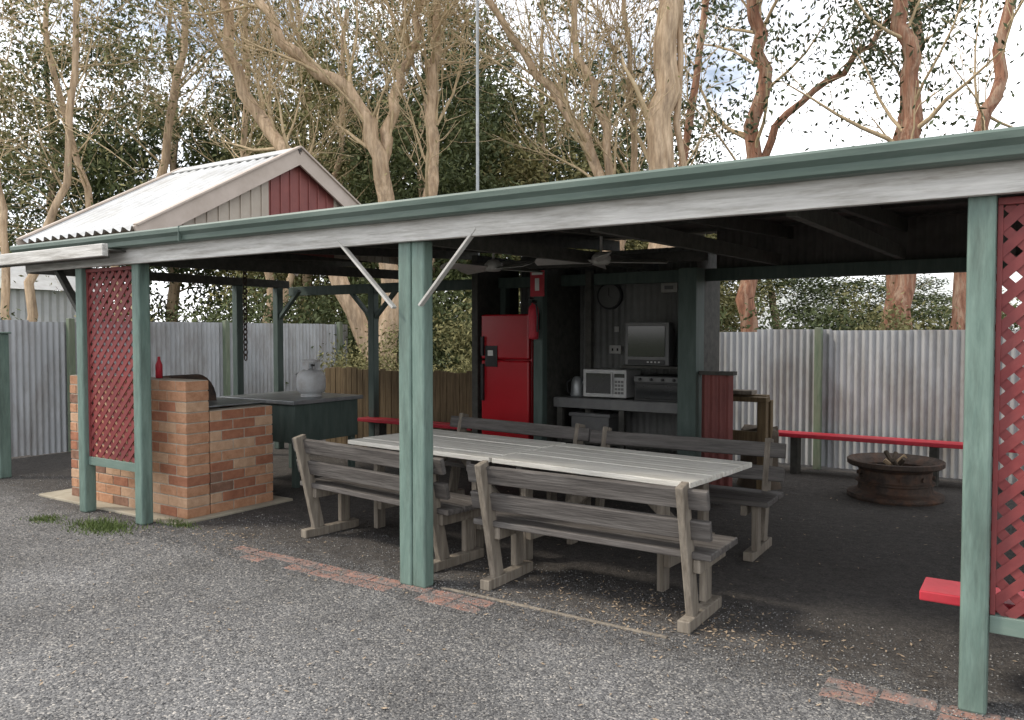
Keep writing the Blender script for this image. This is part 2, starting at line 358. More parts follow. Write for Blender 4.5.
gr=empty('gable_roof'); gr.parent=sh
X0,X1=-8.7,-6.67; YF,YR,YB=4.2,5.99,7.78; ZE,ZR=2.55,3.54
p=MB()
d1=Vector((0,YR-YF,ZR-ZE)); d2=Vector((0,YR-YB,ZR-ZE))
corr(p,(X0,YF-.05,ZE-.028),(1,0,0),X1-X0,d1,d1.length+.057,(0,-d1.z,d1.y),m_roofw,pitch=.15,amp=.022,sub=8)
corr(p,(X0,YB,ZE),(1,0,0),X1-X0,d2,d2.length,(0,-d2.z,d2.y),m_roofw,pitch=.15,amp=.022,sub=8)
p.obj('gable_roof_sheets',gr,smooth=True)
p=MB()
p.beam((X0-.03,YR-.08,ZR-.015),(X1+.03,YR-.08,ZR-.015),.17,.015,m_roofw,up=(0,-.48,.87)); p.beam((X0-.03,YR+.08,ZR-.015),(X1+.03,YR+.08,ZR-.015),.17,.015,m_roofw,up=(0,.48,.87))
for xx in(X1+.02,X0-.02):
    p.beam((xx,YF-.07,ZE-.10),(xx,YR,ZR-.06),.025,.17,m_barge); p.beam((xx,YB+.05,ZE-.10),(xx,YR,ZR-.061),.026,.17,m_barge)
    p.beam((xx,YF-.09,ZE-.01),(xx,YR,ZR+.035),.07,.02,m_barge); p.beam((xx,YB+.05,ZE-.01),(xx,YR,ZR+.034),.071,.02,m_barge)
p.obj('barge_boards',gr,bevel=.003)
p=MB()
def tri(y): return ZR-.06-abs(y-YR)*(ZR-ZE)/(YR-YF)
for xx in(X1-.06,X0+.06):
    def seg(a,b,mat):
        ys=[a]+([YR] if a<YR<b else [])+[b]
        vs=[(xx,y,2.44) for y in ys]+[(xx,y,tri(y)) for y in ys]; n=len(ys)
        p.add(vs,[(i,i+1,n+i+1,n+i) for i in range(n-1)],mat)
        y=a+.02
        while y<b-.02:
            if tri(y+.02)>2.5: p.box(xx,xx+.012,y,y+.022,2.44,tri(y+.01)-.01,mat)
            y+=.13
    seg(4.35,5.64,m_beige); seg(5.64,6.56,m_maroon); seg(6.56,7.65,m_beige)
p.box(X0,X1,4.3,4.33,2.38,2.56,m_beige)
p.obj('gable_infill',gr)

nk=empty('kitchen_nook'); nk.parent=sh
p=MB()
p.box(-5.30,-5.22,7.25,8.1,0,2.45,m_dark); p.box(-2.86,-2.68,7.2,7.42,0,2.2,m_darkgreen)
p.box(-2.82,-2.76,7.43,8.1,0,2.4,m_dark); p.box(-4.46,-4.35,7.2,7.3,0,2.25,m_darkgreen); p.box(-4.06,-3.99,7.6,7.67,0,2.25,m_dark)
p.box(-4.43,-4.39,7.31,8.1,0,2.3,m_dark)
p.box(-5.3,-2.6,7.21,7.29,2.26,2.36,m_dark)
p.obj('nook_frame',nk,bevel=.006)
m_nookwall=M('nook_wall_iron',(.12,.122,.115),(.20,.20,.19),2,.55,.1)
p=MB(); corr(p,(-5.22,8.12,0),(1,0,0),2.42,(0,0,1),2.5,(0,1,0),m_nookwall,sub=6); p.obj('nook_back_wall',nk,smooth=True)
p=MB(); corr(p,(-2.66,7.3,.05),(1,0,0),.3,(0,0,1),1.15,(0,1,0),m_maroon,sub=6,amp=.012); p.box(-2.67,-2.34,7.25,7.36,1.2,1.235,m_dark)
p.obj('maroon_half_wall',nk)

fr=empty('refrigerator')
p=MB(); p.box(-5.15,-4.53,7.29,7.9,.03,1.79,m_fridge); p.obj('body',fr,bevel=.015)
p=MB(); p.box(-5.15,-4.53,7.22,7.284,.06,1.29,m_fridge); p.box(-5.15,-4.53,7.22,7.284,1.305,1.79,m_fridge); p.obj('doors',fr,bevel=.018)
p=MB(); p.box(-5.13,-5.10,7.18,7.215,.85,1.25,m_black); p.box(-5.13,-5.10,7.18,7.215,1.34,1.55,m_black); p.box(-5.09,-4.93,7.208,7.218,1.22,1.45,m_black)
p.box(-5.05,-4.98,7.202,7.207,1.34,1.40,m_paper); p.obj('handles',fr,bevel=.004)
fe=empty('fire_extinguisher')
p=MB(); c=(-4.405,7.11,1.52); p.lathe(c,[(0,0),(.05,.005),(.055,.03),(.055,.30),(.045,.34),(.02,.365),(.018,.39),(0,.39)],20,m_red); p.obj('cylinder',fe,smooth=True)
p=MB(); p.box(-4.42,-4.39,7.06,7.16,1.90,1.93,m_black); p.box(-4.415,-4.395,7.03,7.10,1.94,1.955,m_black)
p.tube([(-4.405,7.08,1.91),(-4.34,7.06,1.88),(-4.33,7.07,1.75),(-4.34,7.08,1.6)],[.009]*4,6,m_black); p.box(-4.43,-4.38,7.165,7.198,1.62,1.8,m_black); p.obj('valve_and_hose',fe)
fs_=empty('fire_sign')
p=MB(); p.box(-4.49,-4.32,7.185,7.192,1.97,2.24,m_red); p.obj('plate',fs_)
p=MB(); p.box(-4.43,-4.38,7.181,7.184,2.03,2.16,m_paper); p.box(-4.47,-4.34,7.181,7.184,2.195,2.22,m_paper); p.obj('pictogram',fs_)
kc=empty('kitchen_counter')
p=MB(); p.box(-4.35,-2.88,7.45,8.05,.87,.905,m_grey); p.box(-4.35,-2.88,7.43,7.448,.80,.90,m_grey)
for x in(-4.33,-3.6,-2.95): p.box(x,x+.06,7.47,7.53,0,.868,m_dark)
p.box(-4.33,-2.9,7.5,8.0,.42,.45,m_dark)
p.box(-3.55,-2.92,7.42,7.9,1.235,1.26,m_dark); p.obj('counter_parts',kc,bevel=.003)
mw=empty('microwave_oven')
p=MB(); p.box(-4.03,-3.53,7.5,7.86,.92,1.21,m_silver); p.obj('case',mw,bevel=.01)
p=MB(); p.box(-4.0,-3.68,7.488,7.498,.945,1.185,m_silver); p.obj('door',mw,bevel=.003)
p=MB(); p.box(-3.985,-3.70,7.483,7.487,.96,1.17,m_glassblk); p.box(-3.66,-3.55,7.49,7.498,1.13,1.17,m_glassblk)
for i in range(4):
    for j in range(3): p.box(-3.655+j*.035,-3.63+j*.035,7.492,7.498,.96+i*.038,.985+i*.038,m_grey)
p.box(-3.685,-3.675,7.465,7.487,.97,1.16,m_silver); p.obj('window_and_buttons',mw)
tv=empty('television')
p=MB(); p.box(-3.55,-3.07,7.5,7.62,1.262,1.70,m_grey); p.add([(-3.53,7.62,1.28),(-3.09,7.62,1.28),(-3.09,7.62,1.68),(-3.53,7.62,1.68),(-3.43,7.95,1.33),(-3.19,7.95,1.33),(-3.19,7.95,1.6),(-3.43,7.95,1.6)],[(0,1,5,4),(1,2,6,5),(2,3,7,6),(3,0,4,7),(4,5,6,7)],m_grey); p.obj('cabinet',tv,bevel=.012)
p=MB(); p.box(-3.51,-3.11,7.49,7.498,1.35,1.66,m_glassblk); p.box(-3.51,-3.11,7.492,7.498,1.275,1.32,m_black)
for k in range(4): p.box(-3.3+k*.04,-3.28+k*.04,7.488,7.491,1.29,1.305,m_silver)
p.obj('screen',tv,bevel=.004)
st=empty('stove')
p=MB(); p.box(-3.42,-2.92,7.46,7.95,.908,1.16,m_black); p.box(-3.40,-2.94,7.452,7.459,.93,1.08,m_glassblk); p.box(-3.42,-2.92,7.445,7.459,1.10,1.15,m_grey)
for k in range(4): p.tube([(-3.35+k*.12,7.445,1.125),(-3.35+k*.12,7.42,1.125)],[.016,.014],10,m_black)
p.obj('stove_body',st,bevel=.004)
kt=empty('kettle')
p=MB(); p.lathe((-4.16,7.62,.906),[(0,0),(.075,0),(.08,.02),(.068,.15),(.05,.2),(.03,.215),(0,.22)],18,m_steel); p.tube([(-4.22,7.6,1.09),(-4.27,7.59,1.06),(-4.27,7.59,.97),(-4.235,7.6,.93)],[.01]*4,6,m_black); p.tube([(-4.1,7.62,1.04),(-4.05,7.61,1.09)],[.02,.01],8,m_steel); p.obj('kettle_body',kt,smooth=True)
wc=empty('wall_clock')
p=MB(); p.tube([(-4.0,8.09,2.0),(-4.0,8.05,2.0)],[.15,.15],28,m_black); p.tube([(-4.0,8.049,2.0),(-4.0,8.044,2.0)],[.13,.13],28,m_nookwall); p.beam((-4.0,8.04,2.0),(-4.0,8.04,2.09),.008,.003,m_black); p.beam((-4.0,8.04,2.0),(-3.95,8.04,1.97),.009,.003,m_black); p.obj('clock_body',wc)
pb=empty('power_outlet')
p=MB(); p.box(-4.0,-3.86,8.06,8.1,1.36,1.45,m_white); p.box(-3.97,-3.95,8.055,8.059,1.39,1.42,m_black); p.box(-3.91,-3.89,8.055,8.059,1.39,1.42,m_black); p.box(-3.95,-3.9,8.08,8.1,1.6,1.66,m_white)
p.obj('outlet_plate',pb,bevel=.004)
sb=empty('switch_box'); p=MB(); p.box(-3.38,-3.2,8.03,8.1,2.02,2.12,m_white); p.box(-3.34,-3.24,8.025,8.029,2.05,2.09,m_grey); p.obj('box_body',sb,bevel=.004)
cr_=empty('storage_crate'); p=MB(); p.box(-4.2,-3.75,7.55,7.9,.452,.72,m_grey); p.box(-4.22,-3.73,7.53,7.92,.70,.74,m_grey); p.obj('crate_body',cr_,bevel=.01)

for x,y,a in((-3.16,6.2,.5),(-4.35,6.3,1.2)):
    f=empty('ceiling_fan')
    p=MB(); p.tube([(x,y,2.5),(x,y,2.29)],[.012,.012],8,m_white); p.lathe((x,y,2.17),[(0,0),(.06,.005),(.085,.03),(.085,.07),(.05,.11),(0,.12)],20,m_white); p.obj('motor',f,smooth=True)
    p=MB()
    for k in range(4):
        t=a+k*math.pi/2; d=Vector((math.cos(t),math.sin(t),0)); n_=Vector((-d.y,d.x,.35))
        c0=Vector((x,y,2.20))
        vs=[c0+d*.08-n_*.03,c0+d*.55-n_*.065,c0+d*.57,c0+d*.55+n_*.065,c0+d*.08+n_*.03]
        up=Vector((0,0,.006)); vs=vs+[q+up for q in vs]
        p.add(vs,[(4,3,2,1,0),(5,6,7,8,9)]+[(i,(i+1)%5,5+(i+1)%5,5+i) for i in range(5)],m_white)
    p.obj('blades',f)

an=empty('antenna_mast'); p=MB(); X,Y=-5.9,8.2
p.tube([(X,Y,0),(X,Y,7.6)],[.022,.018],8,m_steel)
p.beam((X-.4,Y,7.4),(X+.5,Y,7.4),.02,.02,m_steel)
for k in range(7): p.beam((X-.38+k*.14,Y-.3+k*.02,7.42),(X-.38+k*.14,Y+.3-k*.02,7.42),.008,.008,m_steel)
p.obj('mast_and_elements',an)

# ------------------------------------------------------------------ tables and benches
def bench(loc,rz,L=1.6):
    e_=empty('picnic_bench',loc,rz)
    q=MB(); h=L/2-.13
    for x in(-h,h):
        q.box(x-.035,x+.035,-.27,.25,.0,.065,m_leg)
        q.beam((x,-.13,.06),(x,-.30,.80),.045,.095,m_leg,up=(0,1,.2))
        q.box(x-.05,x-.005,.10,.19,.06,.385,m_leg)
        q.box(x+.024,x+.066,-.20,.22,.31,.385,m_leg)
    q.obj('legs',e_,bevel=.006)
    q=MB()
    for k in range(3): q.box(-L/2,L/2,-.21+k*.152,-.21+k*.152+.142,.387,.425,m_bench,rot=(random.uniform(-.01,.01),0,random.uniform(-.004,.004)))
    q.obj('seat',e_,bevel=.006)
    q=MB()
    for z,y in((.72,-.253),(.55,-.214)): q.box(-L/2,L/2,y-.018,y+.018,z-.055,z+.055,m_bench,rot=(.22,0,0))
    q.obj('backrest',e_,bevel=.006)
bench((-2.2,4.29,0),0.0,1.55)
bench((-4.03,4.47,0),-.12,1.65)
bench((-2.35,5.78,0),math.pi+.02,1.6)
bench((-4.05,5.93,0),math.pi-.12,1.65)
def table(loc,rz,L):
    e_=empty('picnic_table',loc,rz); W=.95; n=6; bw=W/n
    q=MB()
    for k in range(n):
        dx=random.uniform(-.012,.012)
        q.box(-L/2+dx,L/2+dx*.3,-W/2+k*bw+.004,-W/2+(k+1)*bw-.004,.69+random.uniform(-.002,.002),.725+random.uniform(-.002,.002),m_table)
    q.obj('top',e_,bevel=.005)
    q=MB()
    for x in(-L/2+.22,L/2-.22):
        q.box(x-.02,x+.025,-.44,.44,.60,.688,m_bench)
        q.box(x-.065,x-.021,-.33,-.24,0,.66,m_leg); q.box(x-.065,x-.021,.24,.33,0,.66,m_leg)
        q.box(x-.02,x+.025,-.33,.33,.16,.25,m_leg)
        q.beam((x,0,.25),(x-(.5 if x>0 else -.5),0,.67),.045,.07,m_leg)
    q.box(-L/2+.25,L/2-.25,-.03,.03,.62,.685,m_bench)
    q.obj('frame',e_,bevel=.005)
r=-.085
table((-3.14+.755*math.cos(r),5.03+.755*math.sin(r),0),r,1.5)
table((-3.14-.755*math.cos(r),5.03-.755*math.sin(r),0.003),r-.004,1.5)

def plankbench(name,x0,x1,y0,y1,z,legs):
    e_=empty(name); q=MB(); q.box(x0,x1,y0,y1,z-.045,z,m_red); q.obj('seat_plank',e_,bevel=.006)
    q=MB()
    for x in legs: q.box(x-.04,x+.04,y0+.04,y1-.04,0,z-.046,m_dark)
    q.obj('legs',e_,bevel=.005)
plankbench('red_bench',-2.6,1.8,9.25,9.5,.46,(-2.3,-.9,.5,1.6))
plankbench('red_bench',-.43,2.4,3.96,4.2,.45,(.1,1.2,2.2))
plankbench('red_bench',-7.3,-5.5,7.5,7.72,.5,(-7.0,-5.8))

# ------------------------------------------------------------------ brick barbecue
bq=empty('brick_barbecue')
p=MB()
def wall(x0,x1,y0,y1,n,axis,z0=.022):
    ch=.09; ml=.24
    p.box(x0+.005,x1-.005,y0+.005,y1-.005,z0,z0+n*ch-.006,m_mortar)
    a0,a1=(x0,x1) if axis=='x' else (y0,y1)
    for c in range(n):
        a=a0-(ml/2 if c%2 else 0)
        while a<a1-.01:
            s=max(a,a0); t=min(a+ml-.01,a1)
            if a+ml>a1-.05: t=a1
            if t-s>.03:
                mat=random.choices(bricks,[5,3,3,1.6])[0]; j=random.uniform(-.002,.002)
                z=z0+c*ch
                if axis=='x': p.box(s,t,y0+j,y1+j,z,z+ch-.011,mat)
                else: p.box(x0+j,x1+j,s,t,z,z+ch-.011,mat)
            a+=ml
wall(-7.8,-5.98,4.12,4.345,13,'x')
wall(-6.2,-5.98,4.356,5.03,10,'y'); wall(-7.8,-7.58,4.356,5.03,10,'y'); wall(-7.57,-6.21,4.83,5.03,10,'x')
p.obj('brickwork',bq,bevel=.004)
p=MB(); p.box(-7.57,-6.21,4.36,4.82,.1,.8,m_mortar); p.obj('hearth_fill',bq)
p=MB(); p.box(-7.5,-6.1,4.4,5.06,.935,.95,m_steel); p.box(-7.5,-7.485,4.4,5.05,.95,1.0,m_steel); p.obj('hotplate',bq,bevel=.003)
p=MB()
A=[]
for k in range(13):
    t=math.pi*k/12; A.append((.28*math.cos(t),.24*math.sin(t)))
vs=[(-6.7+a,4.42,.96+b) for a,b in A]+[(-6.7+a,4.75,.96+b) for a,b in A]
p.add(vs,[(i,i+1,13+i+1,13+i) for i in range(12)]+[tuple(range(12,-1,-1)),tuple(range(13,26))],m_rust); p.obj('curved_lid',bq)
rb=empty('red_bottle'); p=MB(); p.lathe((-6.55,4.25,1.19),[(0,0),(.03,0),(.03,.12),(.013,.16),(.012,.19),(0,.19)],14,m_red); p.obj('bottle_body',rb,smooth=True)

sk=empty('sink_bench'); p=MB()
p.box(-7.45,-6.28,5.55,6.55,.86,.9,m_steel); p.obj('steel_top',sk,bevel=.006)
p=MB(); p.box(-7.4,-6.32,5.6,6.5,.46,.858,m_darkgreen)
for x in(-7.36,-6.4):
    for y in(5.62,6.42): p.box(x,x+.06,y,y+.06,0,.459,m_darkgreen)
p.obj('cabinet',sk,bevel=.006)
p=MB(); p.tube([(-6.95,6.35,.9),(-6.95,6.35,1.12),(-6.95,6.28,1.16),(-6.95,6.18,1.12)],[.012]*4,8,m_steel); p.obj('tap',sk)
gb=empty('gas_bottle'); p=MB()
p.lathe((-6.6,6.08,.903),[(.11,0),(.11,.035),(.12,.04),(.14,.055),(.155,.09),(.157,.14),(.155,.20),(.145,.24),(.12,.275),(.07,.295),(.0,.30)],24,m_gas)
p.obj('bottle_body',gb,smooth=True)
p=MB()
for t in(.3,1.9,3.4,5.0): p.beam((-6.6+.085*math.cos(t),6.08+.085*math.sin(t),1.16),(-6.6+.085*math.cos(t),6.08+.085*math.sin(t),1.29),.05,.006,m_gas)
p.lathe((-6.6,6.08,1.275),[(.085,0),(.1,0),(.1,.025),(.085,.025),(.085,0)],24,m_gas); p.tube([(-6.6,6.08,1.2),(-6.6,6.08,1.26)],[.02,.02],8,m_steel)
p.beam((-6.6,6.08,1.24),(-6.52,6.05,1.24),.02,.02,m_black); p.obj('collar_and_valve',gb)
ch=empty('hanging_chain'); p=MB(); z=2.26;k=0
while z>1.32:
    pts=[]
    for i in range(9):
        t=2*math.pi*i/8; a=.022*math.cos(t); b=.036*math.sin(t)
        pts.append((-7.2+(a if k%2 else 0),5.7+(0 if k%2 else a),z+b))
    p.tube(pts,[.007]*9,6,m_rust,cap=False); z-=.055;k+=1
p.obj('chain_links',ch,smooth=True)

fp=empty('fire_ring'); p=MB(); FX,FY=-1.15,8.5
p.lathe((FX,FY,0),[(.36,0),(.42,.0),(.43,.02),(.425,.05),(.36,.065),(.335,.08),(.325,.14),(.35,.15),(.35,.165),(.325,.175),(.325,.27),(.35,.295),(.41,.31),(.43,.325),(.432,.365),(.42,.372),(.405,.36),(.36,.33),(.32,.29),(.31,.06)],44,m_rust)
p.lathe((FX,FY,.06),[(0,0),(.31,0),(.31,.02),(0,.02)],36,m_black)
for k in range(10):
    t=k*.628; p.tube([(FX+.32*math.cos(t),FY+.32*math.sin(t),.22),(FX+.345*math.cos(t),FY+.345*math.sin(t),.22)],[.022,.02],8,m_rust)
o_=p.obj('rim',fp,smooth=False)
p=MB()
for a in range(6):
    t=a*1.1; p.tube([(FX+.22*math.cos(t),FY+.22*math.sin(t),.1),(FX-.1*math.cos(t+.4),FY-.1*math.sin(t+.4),.36+.015*a)],[.03,.022],7,m_log if a%3 else m_logend)
p.obj('firewood',fp)
ls=empty('tree_stump'); p=MB()
rr=random.Random(4); n=18; prof=[(0,.24),(.08,.21),(.3,.195),(.55,.2),(.6,.19)]; wob=[rr.uniform(.88,1.12) for _ in range(n)]
vs=[];fsx=[]
for z,r0 in prof:
    for k in range(n): t=2*math.pi*k/n; vs.append((-2.42+r0*wob[k]*math.cos(t),8.4+r0*wob[k]*math.sin(t),z+(.02*math.sin(k) if z>.5 else 0)))
for i in range(len(prof)-1):
    for k in range(n): fsx.append((i*n+k,i*n+(k+1)%n,(i+1)*n+(k+1)%n,(i+1)*n+k))
fsx.append(tuple((len(prof)-1)*n+k for k in range(n))); p.add(vs,fsx,m_log); p.obj('stump_body',ls)
wb=empty('timber_workbench'); p=MB()
p.box(-2.85,-2.25,8.0,8.14,.90,.95,m_timber); p.box(-2.9,-2.3,8.16,8.3,.91,.96,m_timber); p.box(-2.75,-2.4,8.02,8.2,.97,1.01,m_leg)
for x in(-2.8,-2.35): p.box(x,x+.09,8.03,8.12,0,.899,m_timber); p.box(x,x+.09,8.2,8.29,0,.909,m_timber)
p.box(-2.8,-2.3,8.05,8.1,.5,.6,m_timber); p.obj('bench_timbers',wb,bevel=.006)

# ------------------------------------------------------------------ fences
def fence(name,p0,p1,h,postcol=m_green,seed=0):
    e_=empty(name); p0=Vector((*p0,0));p1=Vector((*p1,0)); d=(p1-p0); LL=d.length; d.normalize(); n_=Vector((d.y,-d.x,0))
    q=MB(); s=0; k=0; r_=random.Random(seed)
    while s<LL:
        l=min(.836,LL-s); o=p0+d*s+n_*(.004*(k%2))+Vector((0,0,.02+r_.uniform(-.012,.012)))
        corr(q,o,d,l+.02,(0,0,1),h-.02+r_.uniform(-.012,.008),n_,m_galv,pitch=.076,amp=.012,sub=8); s+=.836;k+=1
    q.obj('iron_sheets',e_,smooth=True)
    q=MB(); s=0
    while s<=LL+.1:
        c=p0+d*min(s,LL)+n_*.065
        q.beam(c,c+Vector((0,0,h+.03)),.08,.08,postcol); s+=2.4
    q.obj('fence_posts',e_,bevel=.006)
    q=MB()
    for z in(.3,h-.25): q.beam(p0-n_*.05+Vector((0,0,z)),p1-n_*.05+Vector((0,0,z)),.04,.07,m_leg)
    q.obj('rails',e_)
m_fpost=M('fence_post_paint',(.11,.15,.10),(.2,.24,.17),3,.7,.25,(6,6,1),dirt=(.2,.19,.15),dirtamt=.6)
fence('corrugated_fence',(-4.55,9.82),(6.2,9.82),1.62,m_fpost,seed=2)
fence('corrugated_fence',(-10.95,-1.5),(-10.7,10.75),1.75,m_fpost,seed=5)
gp=empty('gate_post'); p=MB(); p.box(-9.56,-9.44,4.22,4.34,0,1.58,m_green); p.box(-9.58,-9.42,4.2,4.36,1.58,1.6,m_green); p.obj('post_body',gp,bevel=.01)
pf=empty('paling_fence'); q=MB(); x=-8.4
while x<-5.35:
    h=1.1+random.uniform(-.02,.02); y=8.0+random.uniform(-.004,.004)
    q.box(x,x+.095,y,y+.018,.02,h,m_timber); x+=.103
q.obj('palings',pf,bevel=.003)
q=MB(); q.box(-8.4,-5.35,8.03,8.07,.3,.38,m_timber); q.box(-8.4,-5.35,8.03,8.07,.85,.93,m_timber); q.obj('rails',pf)
sdx=empty('garden_shed'); q=MB(); 
corr(q,(-22,6.5,0),(0,1,0),6,(0,0,1),2.7,(1,0,0),m_shed,pitch=.2,amp=.015,sub=4); q.box(-26,-22.03,6.5,12.5,0,2.68,m_shed)
q.add([(-21.8,6.3,2.7),(-21.8,12.7,2.7),(-24,12.7,3.6),(-24,6.3,3.6),(-26.2,6.3,2.7),(-26.2,12.7,2.7)],[(0,1,2,3),(3,2,5,4)],m_roofw); q.box(-22.0,-21.93,8,9,.02,2.1,m_darkgreen)
q.obj('shed_body',sdx)

# ------------------------------------------------------------------ trees
rt=random.Random(3)
def rv(s): return Vector((rt.gauss(0,s),rt.gauss(0,s),rt.gauss(0,s)))
def grow(q,p,d,L,r,lvl,cfg,tips,mats):
    n=cfg['seg'][lvl]; pts=[p.copy()]; rad=[r]
    for i in range(n):
        d=(d+rv(cfg['wan'][lvl])+Vector((0,0,cfg['up'][lvl]))).normalized(); p=p+d*(L/n); pts.append(p.copy()); rad.append(max(r*(1-.75*(i+1)/n),.0045))
    q.tube(pts,rad,(8,6,4,3,3)[lvl],mats[min(lvl,len(mats)-1)],cap=False)
    if lvl<cfg['max']:
        kids(q,pts,rad,cfg['n'][lvl],L,lvl,cfg,tips,mats,.2)
    else: tips.append(pts[-1]); tips.append(pts[len(pts)//2])
def kids(q,pts,rad,cnt,L,lvl,cfg,tips,mats,f0):
    for k in range(cnt):
        f=f0+(1-f0)*rt.random(); x=f*(len(pts)-1); i=min(int(x),len(pts)-2); t=x-i
        p=pts[i].lerp(pts[i+1],t); r=rad[i]*(1-t)+rad[i+1]*t
        ax=(pts[i+1]-pts[i]).normalized(); side=ax.cross(rv(1)).normalized()
        a=rt.uniform(*cfg['ang']); dd=(ax*math.cos(a)+side*math.sin(a)).normalized()
        grow(q,p,dd,L*cfg['lr'][lvl]*rt.uniform(.6,1.25),max(r*cfg['rr']*rt.uniform(.6,1.1),cfg['rmin']),lvl+1,cfg,tips,mats)
def smooth(pl,n=5,jit=.05):
    P=[Vector(p) for p in pl]; out=[]
    for i in range(len(P)-1):
        p0=P[max(i-1,0)];p1=P[i];p2=P[i+1];p3=P[min(i+2,len(P)-1)]
        for k in range(n):
            t=k/n; out.append(.5*((2*p1)+(-p0+p2)*t+(2*p0-5*p1+4*p2-p3)*t*t+(-p0+3*p1-3*p2+p3)*t**3)+(rv(jit) if (i+k)>0 else Vector((0,0,0))))
    out.append(P[-1]); return out
def leaves(cents,per,spread,size,flat=.5,droop=0):
    c=np.repeat(np.array([list(x) for x in cents]),per,axis=0); n=len(c)
    cl=np.repeat(rs.uniform(0,1,len(cents)),per)
    off=rs.normal(0,1,(n,3))*spread; off[:,2]*=flat; off[:,2]-=droop*rs.uniform(0,1,n)
    c=c+off; a=rs.normal(0,1,(n,3)); a[:,2]-=droop*2; a/=np.linalg.norm(a,axis=1)[:,None]
    b=rs.normal(0,1,(n,3)); b-=a*(a*b).sum(1)[:,None]; b/=np.linalg.norm(b,axis=1)[:,None]
    s=(rs.uniform(.5,1.2,n)*size)[:,None]
    v=np.stack([c-a*s,c+b*s*.38,c+a*s,c-b*s*.38],1).reshape(-1,3)
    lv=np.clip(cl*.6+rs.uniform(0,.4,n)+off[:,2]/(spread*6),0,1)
    return v,np.arange(n*4).reshape(-1,4),lv
RZ=math.radians(33.3)
def limb_tree(name,loc,limbs,cfg,mats,leaf=None,rz=RZ):
    e_=empty(name,loc,rz); q=MB(); tips=[]
    for pl,r0,r1,cnt,Lk in limbs:
        pts=smooth([(s,dd,z) for s,z,dd in pl]); n=len(pts); rad=[(r0+(r1-r0)*i/(n-1))*rt.uniform(.94,1.06) for i in range(n)]
        rad[0]*=1.25
        q.tube(pts,rad,12,mats[0],cap=False)
        kids(q,pts,rad,cnt,Lk,0,cfg,tips,mats,.36)
    q.obj('trunk_and_limbs',e_,smooth=True)
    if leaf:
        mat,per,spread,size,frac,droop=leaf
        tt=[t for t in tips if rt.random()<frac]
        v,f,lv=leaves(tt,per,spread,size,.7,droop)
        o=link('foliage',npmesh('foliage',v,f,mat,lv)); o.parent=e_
    return e_
willow=dict(seg=(5,5,4,4),wan=(.1,.12,.12,.12),up=(.1,.14,.16,.1),n=(7,5,5,0),lr=(1.0,.68,.66,.5),rr=.34,rmin=.009,ang=(.3,1.0),max=3)
wl=(m_leafolive,2,.25,.05,.35,.1)
limb_tree('willow_tree',(-9.87,10.86,0),[
 ([(0,0,0),(-.6,2,.1),(-1.35,4,.2),(-2.6,6,.4),(-2.85,7.6,.3),(-3.0,10,.5)],.19,.06,20,2.3),
 ([(.1,0,0),(.05,2.5,0),(0,4,0),(-.45,5.6,-.2),(-1.5,6.5,-.3),(-2.2,7.7,-.3),(-2.7,10,-.2)],.2,.05,19,2.1),
 ([(.2,0,.2),(.6,2.2,.3),(.8,4,.3),(.78,5.8,.4),(1,7.6,.4),(1.2,10.5,.3)],.18,.05,19,2.1),
 ([(-.1,4.6,0),(.1,5.4,.1),(.35,6.3,.2),(.65,7.6,.2),(.9,10,.4)],.12,.04,14,1.9)],willow,[m_bark,m_twig],wl)
limb_tree('willow_tree',(-6.41,12.54,0),[
 ([(0,0,0),(.1,2.4,0),(0,4.4,0),(-.85,5.8,.2),(-1.9,7.4,.3),(-2.7,9.5,.5)],.13,.04,19,2.2),
 ([(.1,0,0),(.25,3,0),(.1,4.8,0),(-.4,6.7,-.2),(-.6,9.5,-.3)],.11,.04,17,2.1),
 ([(.2,0,0),(.5,3,.2),(.6,6,.4),(.3,9,.4)],.09,.03,15,2.0)],willow,[m_bark,m_twig],wl)
euc=dict(seg=(5,5,4,3),wan=(.12,.16,.2,.2),up=(.06,.06,.0,-.05),n=(5,4,3,0),lr=(1.0,.62,.6,.5),rr=.30,rmin=.009,ang=(.4,1.1),max=2)
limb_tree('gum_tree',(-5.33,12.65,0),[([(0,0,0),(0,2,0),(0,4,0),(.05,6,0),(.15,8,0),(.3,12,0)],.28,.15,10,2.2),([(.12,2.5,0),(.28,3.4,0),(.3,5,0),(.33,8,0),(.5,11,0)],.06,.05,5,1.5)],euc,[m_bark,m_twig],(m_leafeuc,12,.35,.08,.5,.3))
limb_tree('gum_tree',(-5.16,16.95,0),[([(0,0,0),(0,2.4,0),(.05,4.8,0),(.2,7.4,0),(.05,8.7,0),(.3,12.5,0)],.2,.1,22,2.6),
  ([(.1,5.2,0),(.9,6.3,-.3),(2.3,7.4,-.5),(3,8.6,-.5)],.09,.04,10,1.6)],euc,[m_redbark,m_twig],(m_leafeuc,42,.42,.08,.8,.3))
limb_tree('gum_tree',(-2.11,16.56,0),[([(0,0,0),(0,2,0),(0,4,0),(.1,6,0),(-.2,7.8,0),(-.4,12,0)],.22,.11,11,2.4)],euc,[m_redbark,m_twig],(m_leafeuc,15,.4,.075,.5,.5))
limb_tree('gum_tree',(-2.9,19.6,0),[([(0,0,0),(.1,2.5,0),(.1,5,0),(.5,8,0),(.6,13,0)],.17,.09,11,2.5)],euc,[m_redbark,m_twig],(m_leafeuc,15,.45,.075,.5,.5))
limb_tree('gum_tree',(-1.31,15.9,0),[([(0,0,0),(.2,3,0),(.45,5,0),(.9,7,0),(1.3,11,0)],.15,.07,10,2.3)],euc,[m_redbark,m_twig],(m_leafeuc,13,.4,.075,.5,.5))
limb_tree('gum_tree',(-5.9,15.9,0),[([(0,0,0),(-.1,3,0),(-.3,5,0),(.1,8,0),(.2,11,0)],.12,.05,12,2.2)],euc,[m_redbark,m_twig],(m_leafeuc,20,.4,.08,.6,.4))
